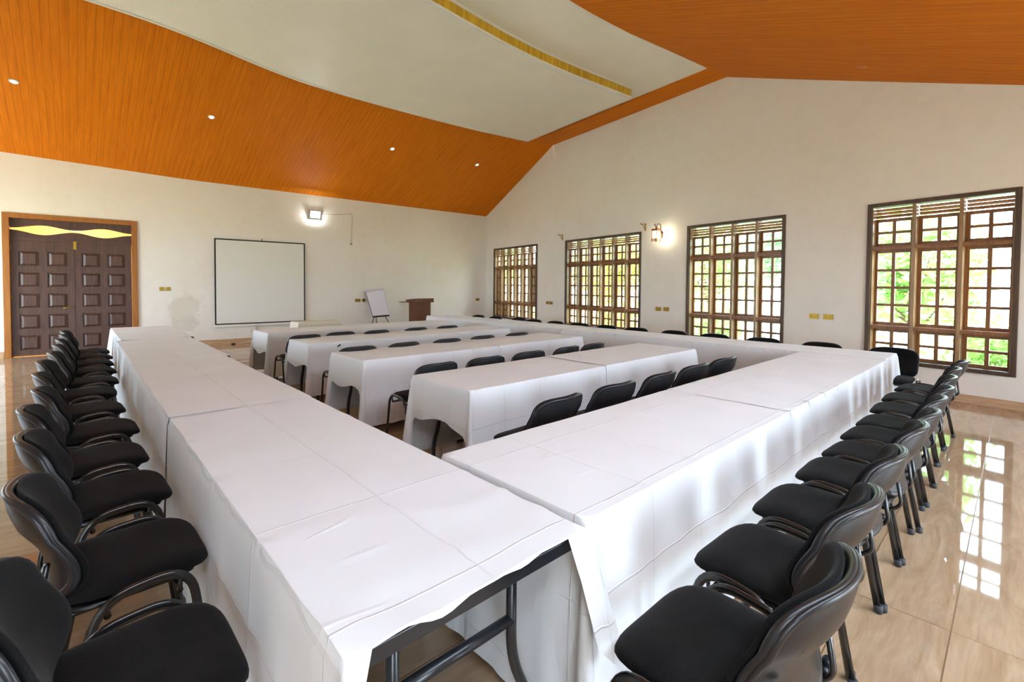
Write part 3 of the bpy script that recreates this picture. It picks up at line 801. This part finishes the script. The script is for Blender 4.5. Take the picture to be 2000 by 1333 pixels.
# middle rows
MR_ = [('nearest the camera', -3.40, -2.625, 2.05, 3.675, 5.44, .005), ('second from the camera', -5.14, -4.36, 2.08, 3.88, 5.46, 0),
       ('third from the camera', -6.80, -6.02, 2.15, 3.76, 5.54, 0), ('nearest the projection screen', -8.42, -7.66, 2.14, 3.80, 5.66, 0)]
for r_, (nm, x0, x1, y0, ym, y1, dz) in enumerate(MR_):
    xm_ = (x0 + x1) / 2; hw = (x1 - x0) / 2
    def endS(u, xm_=xm_, hw=hw, r_=r_):
        k = abs(u - xm_) / hw; k = min(1, max(0, (k - .90) / .10)); return .31 + .035 * (xm_ - u) / hw * 0 + .03 * math.sin(u * 9 + r_ * 1.7) + .30 * k ** 1.5
    make_table(x0 + .01, x1 - .01, y0 + .01, ym - .01, 'folding table at the left end of the middle row ' + nm, GT, False)
    make_table(x0 + .01, x1 - .01, ym + .01, y1 - .01, 'folding table at the right end of the middle row ' + nm, GT, False)
    make_cloth(x0, x1, y0, ym, {'S': endS, 'E': .655, 'W': .655}, 'white tablecloth at the left end of the middle row ' + nm, GC, 20 + r_, fold=.022, flare=.02)
    make_cloth(x0 + .01, x1 + .004, ym - .03, y1, {'N': .30, 'E': .64, 'W': .64}, 'white tablecloth at the right end of the middle row ' + nm, GC, 30 + r_, z=.756, fold=.022, flare=.025)
# small table with cream cloth in front of the screen
make_table(-9.92, -9.52, 3.22, 3.99, 'small table under a cream pleated cloth before the screen', None, False, z=.738)
make_cloth(-9.95, -9.50, 3.20, 4.02, {'S': .5, 'E': .62, 'N': .5, 'W': .6}, 'cream pleated cloth on the small table before the screen', None, 40, z=.750, fold=.012, mat_=M_CREAM)

# ------------------------------------------------------------------ projection screen
ps = empty('projection_screen', MS @ Vector((3.56, 0, 0))); tag(ps, 'large white pull down projection screen with black border on the cream wall', 'projection screen')
Mi = Matrix.Translation(-(MS @ Vector((3.56, 0, 0)))) @ MS
b = MB(); b.box2((2.55, .035, .50), (4.60, .041, 2.585), Mi); b.build('fabric', M_SCREEN, ps)
b = MB(); z0, z1, a, e = .485, 2.60, 2.53, 4.62
b.box2((a, .034, z0), (a + .03, .043, z1), Mi); b.box2((e - .03, .034, z0), (e, .043, z1), Mi); b.box2((a + .03, .034, z1 - .03), (e - .03, .043, z1), Mi); b.box2((a + .03, .034, z0), (e - .03, .043, z0 + .03), Mi)
b.build('border', M_BLK, ps)
b = MB(); b.box2((a - .02, .005, z0 - .06), (e + .02, .055, z0), Mi); b.build('bottom_bar', M_TRIMW, ps, bevel=.006)
b = MB(); b.tube([Mi @ Vector((3.575, .012, 2.60)), Mi @ Vector((3.575, .03, 2.655))], .008, 8); b.build('hook', M_IRON, ps)
b = MB(); b.box2((3.30, .01, .25), (3.42, .03, z0 - .06), Mi); b.build('end_tab', M_TRIMW, ps)
# cable
b = MB(); b.tube(fillet([MS @ Vector(p) for p in ((3.40, .03, .26), (3.42, .10, .13), (3.2, .12, .02), (2.9, .16, .012))], .05, 5), .006, 6)
tag(b.build('cable', M_TRIMW, None, True), 'white cable trailing from the projection screen to the floor', 'cable')
b = MB(); b.box2((2.86, .12, 0), (2.93, .2, .03), MS); tag(b.build('plug', M_BLK, None, bevel=.005), 'small black plug on the floor at the end of the white cable', 'plug')

# floodlight
fl = empty('floodlight', MS @ Vector((4.88, 0, 3.40))); tag(fl, 'square lit floodlight high on the cream wall above the screen', 'floodlight')
Mi = Matrix.Translation(-(MS @ Vector((4.88, 0, 3.40)))) @ MS @ Matrix.Translation((4.88, .07, 3.40)) @ Matrix.Rotation(math.radians(-14), 4, 'X')
b = MB(); b.box((0, 0, 0), (.29, .035, .21), Mi); b.build('housing', M_BLK, fl, bevel=.006)
b = MB(); b.box((0, .019, 0), (.25, .006, .17), Mi); b.build('lamp_face', M_LED, fl)
b = MB(); b.box((0, -.04, 0), (.05, .06, .04), Mi); b.build('bracket', M_BLK, fl)
l = bpy.data.lights.new('floodlight_beam', 'AREA'); l.shape = 'RECTANGLE'; l.size = .25; l.size_y = .17; l.energy = 5; l.color = (.92, .97, 1)
o = bpy.data.objects.new('floodlight_beam', l); C.objects.link(o)
mm = MS @ Matrix.Translation((4.88, .11, 3.39)) @ Matrix.Rotation(math.radians(-104), 4, 'X') ; o.matrix_world = mm
# wiring from the floodlight
b = MB(); pts = [MS @ Vector(p) for p in ((5.05, .009, 3.44), (5.55, .009, 3.47), (5.92, .009, 3.53), (5.935, .009, 3.45), (5.90, .009, 2.68))]
b.tube(fillet(pts, .05, 3), .006, 6); b.box((5.90, .006, 2.66), (.06, .012, .05), MS)
tag(b.build('cable', mat('plaster coloured wire', (.42, .36, .29), .8), None), 'thin wire running right and down the wall from the floodlight', 'cable')

# flipchart
fc = empty('flipchart_easel', (-12.6, 6.45, 0)); tag(fc, 'flipchart easel with white paper pad leaning by the lectern', 'flipchart')
def Q(x, y, z): return Vector((x + 12.6, y - 6.45, z))
tl, tr, bl, br = Q(-12.90, 6.20, 1.29), Q(-12.80, 6.72, 1.385), Q(-12.55, 6.26, .575), Q(-12.45, 6.72, .60)
nrm = (tr - tl).cross(bl - tl).normalized()
if nrm.x < 0: nrm = -nrm
def slab(c4, off, th):
    a4 = [c + nrm * off for c in c4]; b4 = [c + nrm * (off + th) for c in c4]; return a4 + b4
b = MB(); b.hexa(slab([bl, br, tr, tl], -.016, .014)); b.build('board', M_BLK, fc)
inset = lambda t, s_: (tl.lerp(tr, .02)).lerp(bl.lerp(br, .02), t) if s_ == 0 else (tl.lerp(tr, .985)).lerp(bl.lerp(br, .985), t)
b = MB(); b.hexa(slab([inset(.97, 0), inset(.97, 1), inset(.0, 1), inset(.0, 0)], .001, .012)); b.build('paper_pad', M_PAPER, fc)
b = MB(); b.hexa(slab([inset(.05, 0), inset(.05, 1), inset(.0, 1), inset(.0, 0)], .0135, .006)); b.build('clamp', mat('grey clamp', (.55, .55, .60), .5), fc)
b = MB(); b.hexa(slab([bl + (bl - tl) * .02, br + (br - tr) * .02, br, bl], -.01, .05)); b.build('pen_tray', M_BLK, fc)
for p0, p1 in ((bl.lerp(br, .2), Q(-12.35, 6.30, 0)), (bl.lerp(br, .75), Q(-12.20, 6.80, 0)), (bl.lerp(tr, .3) - nrm * .03, Q(-13.0, 6.38, 0))):
    b = MB(); b.tube([p0, p1], .011, 8); b.build('leg', M_BLK, fc, True)

# lectern
lc = empty('lectern', (-12.1, 7.53, 0)); tag(lc, 'dark brown wooden lectern with thick top and small side shelf', 'lectern')
b = MB(); b.box2((-.20, -.25, .02), (.20, .25, 1.0)); b.build('body', M_LECT, lc, bevel=.004)
b = MB(); b.box2((-.24, -.30, .0), (.24, .30, .05)); b.build('base', M_LECT, lc, bevel=.004)
b = MB(); b.hexa([(-.25, -.32, .985), (.26, -.32, .985), (.26, .32, .985), (-.25, .32, .985), (-.25, -.32, 1.06), (.26, -.32, 1.105), (.26, .32, 1.105), (-.25, .32, 1.06)]); b.build('top', M_LECT, lc, bevel=.004)
b = MB(); b.box2((-.22, -.56, .985), (-.02, -.32, 1.005)); b.build('side_shelf', M_LECT, lc)

# ------------------------------------------------------------------ sockets and switches
def socket(M, u, z, w, h, gangs, label, group='brass wall plates'):
    o = empty('wall_socket', M @ Vector((u, 0, z))); tag(o, label, 'socket', group)
    Mi = Matrix.Translation(-(M @ Vector((u, 0, z)))) @ M
    b = MB(); b.box((u, .005, z), (w, .010, h), Mi); b.build('plate', M_BRASS, o, bevel=.002)
    for g in range(gangs):
        cx = u + (g - (gangs - 1) / 2) * w / max(1, gangs) * .95
        b = MB(); b.box((cx, .011, z + h * .10), (.008, .003, .018), Mi); b.box((cx - .016, .011, z - h * .14), (.014, .003, .007), Mi); b.box((cx + .016, .011, z - h * .14), (.014, .003, .007), Mi)
        b.build('socket_hole', M_BRASSD, o)
        b = MB(); b.box((cx + .018 * (1 if g else -1), .013, z + h * .33), (.014, .006, .018), Mi); b.build('switch', M_BRASS, o)
for u, z, lab in ((-2.39, 1.03, 'left brass double socket between the two right windows'), (-2.18, 1.03, 'right brass double socket between the two right windows'),
                  (-5.55, 1.005, 'left brass double socket below the lit lantern'), (-5.34, 1.01, 'right brass double socket below the lit lantern'),
                  (-9.53, 1.005, 'left brass socket between the two far windows'), (-9.36, 1.005, 'right brass socket between the two far windows')):
    socket(MW, u + .0, z, .145, .085, 2, lab)
for u, z, lab in ((1.50, 1.365, 'left brass plate on the cream wall beside the door'), (1.62, 1.365, 'right brass plate on the cream wall beside the door')):
    socket(MS, u, z, .09, .09, 1, lab)
for u, z, w, g, lab in ((6.09, 1.035, .16, 2, 'brass double socket left of the flipchart'), (6.27, 1.035, .09, 1, 'brass socket half behind the flipchart edge'), (10.36, 1.0, .15, 2, 'brass socket on the cream wall near the room corner')):
    socket(MS, u, z, w, .09, g, lab)

# ------------------------------------------------------------------ lantern and brackets on the gable wall
ls = -5.50
lt = empty('wall_lantern', MW @ Vector((ls, 0, 2.66))); tag(lt, 'lit copper wall lantern with scrolled iron hook between windows', 'wall lamp')
Mi = Matrix.Translation(-(MW @ Vector((ls, 0, 2.66)))) @ MW
V = lambda s_, n, z: Mi @ Vector((ls + s_, n, z))
cx_ = -.03; cn = .17
b = MB(); b.lathe([(.035, -.07), (.05, -.06), (.055, 0), (.05, .06), (.035, .07)], (0, 0, 0), 16, Matrix.Translation(V(.0, .012, 2.63)) @ Matrix.Scale(.35, 4, (NW)) ); b.build('wall_plate', M_IRON, lt, True)
pts = []
for t in range(0, 22):
    a = t / 21 * 1.35 * PI; r = .06
    pts.append(V(.0, .09 - math.cos(a) * r * 1.1 - .0, 2.80 + math.sin(a) * r))
b = MB(); b.tube([V(0, .015, 2.64), V(0, .02, 2.72)] + pts + [V(0, cn, 2.74)], .008, 8); b.tube(fillet([V(0, cn, 2.755), V(-.005, cn + .02, 2.80), V(-.01, cn + .045, 2.83), V(-.01, cn + .03, 2.85)], .02, 4), [.010] * 99 if False else .009, 8)
b.tube([V(0, .02, 2.60), V(0, .09, 2.57), V(0, cn - .06, 2.60)], .006, 8); b.build('hook', M_IRON, lt, True)
b = MB(); hw_ = .062
b.box((ls, cn, 2.735), (.15, .15, .022), Mi); b.box((ls, cn, 2.71), (.13, .13, .02), Mi)
b.box((ls, cn, 2.53), (.135, .135, .016), Mi); b.box((ls, cn, 2.495), (.135, .135, .012), Mi)
for i in (-1, 1):
    for j in (-1, 1): b.box((ls + i * hw_, cn + j * hw_, 2.60), (.014, .014, .27), Mi)
b.build('cage', M_COPPER, lt, bevel=.002)
b = MB(); b.box((ls, cn, 2.615), (.108, .108, .165), Mi); b.build('glass', M_LGLASS, lt)
l = bpy.data.lights.new('lantern_glow', 'POINT'); l.energy = 1.6; l.color = (1, .87, .62); l.shadow_soft_size = .03
o = bpy.data.objects.new('lantern_glow', l); C.objects.link(o); o.location = MW @ Vector((ls + .12, .09, 2.58))
def bracket(s_, z, label):
    o = empty('curtain_bracket', MW @ Vector((s_, 0, z))); tag(o, label, 'bracket', 'brass curtain pole brackets')
    Mi = Matrix.Translation(-(MW @ Vector((s_, 0, z)))) @ MW; V = lambda a, n, zz: Mi @ Vector((s_ + a, n, z + zz))
    b = MB(); b.box((s_, .005, z - .01), (.035, .01, .17), Mi); b.build('plate', M_BRASS, o, bevel=.003)
    b = MB(); b.tube(fillet([V(0, .01, .05), V(0, .06, .055), V(0, .13, .04), V(0, .15, .075)], .03, 4), .007, 8); b.tube(fillet([V(0, .01, -.07), V(0, .05, -.03), V(0, .10, .04)], .03, 4), .006, 8); b.build('arm', M_BRASS, o, True)
    b = MB(); b.tube([V(0, .15 + .022 * math.cos(a), .06 + .022 * math.sin(a)) for a in [PI * (1 + k / 8) for k in range(9)]], .006, 8); b.build('cup', M_BRASS, o, True)
bracket(-8.885, 2.86, 'brass curtain bracket between the two far windows, near the corner')
bracket(-5.95, 2.85, 'brass curtain bracket beside the lit lantern')

# ceiling downlights
M_DLENS = emit('frosted downlight lens', (.95, .95, .92), .35)
def downlight(p, ux, nrm, label):
    z = -Vector(nrm).normalized(); x = Vector(ux).normalized(); y = z.cross(x).normalized(); x = y.cross(z)
    Mm = Matrix((x, y, z)).transposed().to_4x4(); Mm.translation = Vector(p)
    o = empty('downlight'); o.location = p; tag(o, label, 'downlight', 'recessed ceiling downlights')
    Mi = Mm.copy(); Mi.translation = Vector((0, 0, 0))
    b = MB(); b.lathe([(.052, -.012), (.062, -.004), (.062, .004), (.048, .012), (.044, .004)], (0, 0, 0), 24, Mi); b.build('trim_ring', M_TRIMW, o, True)
    b = MB(); b.lathe([(.044, -.002), (.040, .007), (.01, .009)], (0, 0, 0), 20, Mi); b.build('lens', M_DLENS, o, True)
def left_slope(x_, y_):
    # point on the ruled left slope above (x, y)
    ye = y_ * 1.0; a = Vector((-13.5 + .06 * ye, ye, interp(EZ, ye))); c = Vector((interp(LC, y_ / 1.02), y_, ZF)); t = (x_ - a.x) / (c.x - a.x)
    p = a.lerp(c, t); nn = (c - a).cross(Vector((0, 1, 0))); nn = nn if nn.z > 0 else -nn
    return p, (c - a), nn
for (x_, y_, lab) in ((-11.27, -.66, 'white ceiling downlight at the far left of the orange slope'), (-11.10, 2.08, 'white ceiling downlight above the screen, second from the left'),
                      (-10.95, 6.00, 'white ceiling downlight on the orange slope left of the gable wall'), (-10.70, 8.55, 'white ceiling downlight on the orange slope closest to the gable wall')):
    p, u, nn = left_slope(x_, y_); downlight(p - nn.normalized() * .006, u, nn, lab)
downlight(Vector((-1.549, 8.02, 5.47 - (-1.549 + 3.9) * .3835 - .006)), (1, 0, -.3835), (.3835, 0, 1), 'white downlight on the orange slope at the right')

# small dark clip on a middle cloth
b = MB(); b.box((0, 0, 0), (.006, .045, .014)); b.box((0, .014, .012), (.006, .022, .012)); o = b.build('clip', M_BLK, None, bevel=.002); o.location = (-6.000, 2.52, .70); o.rotation_euler = (.3, 0, 0)
tag(o, 'small black clip on the front hem of the third middle tablecloth', 'clip')

# ------------------------------------------------------------------ garden
M_GR = mat('dry garden ground', (.34, .30, .17), .9); _n = N(M_GR); _f = _n.noise(_n.coord((1, 1, 1)), .8, 6); _n.link(_n.ramp(_f, [(.4, (.34, .38, .20)), (.6, (.62, .56, .44))]), _n.b.inputs['Base Color'])
b = MB(); b.box2((-60, -40, -.35), (40, 60, -.25)); o = b.build('ground', M_GR); tag(o, 'sunlit garden ground outside the windows', 'ground', kind='structure')
LM = [leaf_mat('bright green leaves', (.20, .38, .09), (.36, .54, .18)), leaf_mat('yellow green leaves', (.30, .40, .06), (.48, .50, .10)), leaf_mat('dusky green leaves', (.17, .31, .15), (.30, .46, .24))]
M_BARK = mat('bark', (.16, .11, .07), .9)
def tree(x, y, h, r, k, n, label, cat='tree', z0=-.25, trunk=True):
    root = empty('garden_tree' if trunk else 'garden_shrub', (x, y, z0)); tag(root, label, cat, 'trees and shrubs outside the windows')
    rnd = random.Random(int(x * 31 + y * 17)); b = MB(); ls_ = .11 if trunk else .075
    cen = [(rnd.uniform(-r, r) * .45, rnd.uniform(-r, r) * .45, rnd.uniform(.45 if trunk else .15, .9) * h, rnd.uniform(.35, .6) * r) for _ in range(9)]
    for i in range(n):
        c = cen[i % 9]; d = Vector((rnd.gauss(0, 1), rnd.gauss(0, 1), rnd.gauss(0, 1))).normalized() * c[3] * rnd.uniform(.5, 1.1)
        p = Vector(c[:3]) + d; p.z = max(.03, p.z)
        u = Vector((rnd.gauss(0, 1), rnd.gauss(0, 1), rnd.gauss(0, .6))).normalized(); w = u.cross(Vector((rnd.gauss(0, 1), rnd.gauss(0, 1), rnd.gauss(0, 1)))).normalized()
        L_ = ls_ * rnd.uniform(.7, 1.5)
        b.add([p - u * L_, p + w * L_ * .35, p + u * L_, p - w * L_ * .35], [(0, 1, 2, 3)])
    me = bpy.data.meshes.new('foliage'); me.from_pydata(b.v, [], b.f); me.materials.append(LM[k]); link(bpy.data.objects.new('foliage', me), root)
    t = MB()
    if trunk:
        t.tube([(0, 0, 0), (.05, .03, h * .3), (-.03, .05, h * .6)], [.10, .075, .04], 8)
    for c in cen[:6]: t.tube([(0, 0, h * .28 if trunk else 0), (c[0] * .5, c[1] * .5, c[2] * .7), c[:3]], [.035, .022, .010], 6)
    t.build('trunk' if trunk else 'stem', M_BARK, root, True)
TR = [(-1.5, 13.0, 3.4, 1.7, 0, 'leafy green tree outside the right window'), (1.2, 12.2, 3.0, 1.5, 1, 'yellow green tree outside the right edge of the right window'),
      (-4.2, 14.5, 4.0, 1.9, 2, 'dusky green tree outside the four bay window'), (-7.2, 15.5, 4.2, 2.0, 0, 'tall green tree behind the four bay window'),
      (-10.5, 15.0, 3.8, 1.8, 1, 'yellow green tree outside the second window'), (-14.0, 16.5, 4.4, 2.1, 2, 'dusky green tree seen through the second window'),
      (-18.5, 16.5, 4.2, 2.2, 0, 'green tree outside the far window'), (-24, 17.5, 4.6, 2.4, 2, 'dark green tree beyond the far corner window')]
for x, y, h, r, k, lab in TR: tree(x, y, h, r, k, 2800, lab)
SH = [(-.4, 10.6, 1.2, .8, 0, 'low green shrub under the right window'), (-2.6, 11.4, 1.3, .9, 2, 'low dusky shrub between the two right windows'), (1.6, 9.9, 1.1, .7, 1, 'yellow shrub close outside the right window'),
      (-5.6, 12.6, 1.3, 1.0, 0, 'low green shrub outside the four bay window'), (-9.0, 13.0, 1.4, 1.0, 1, 'yellow green shrub outside the second window'), (-13.0, 13.6, 1.4, 1.0, 0, 'low green shrub outside the far window')]
for x, y, h, r, k, lab in SH: tree(x, y, h, r, k, 1500, lab, 'shrub', trunk=False)
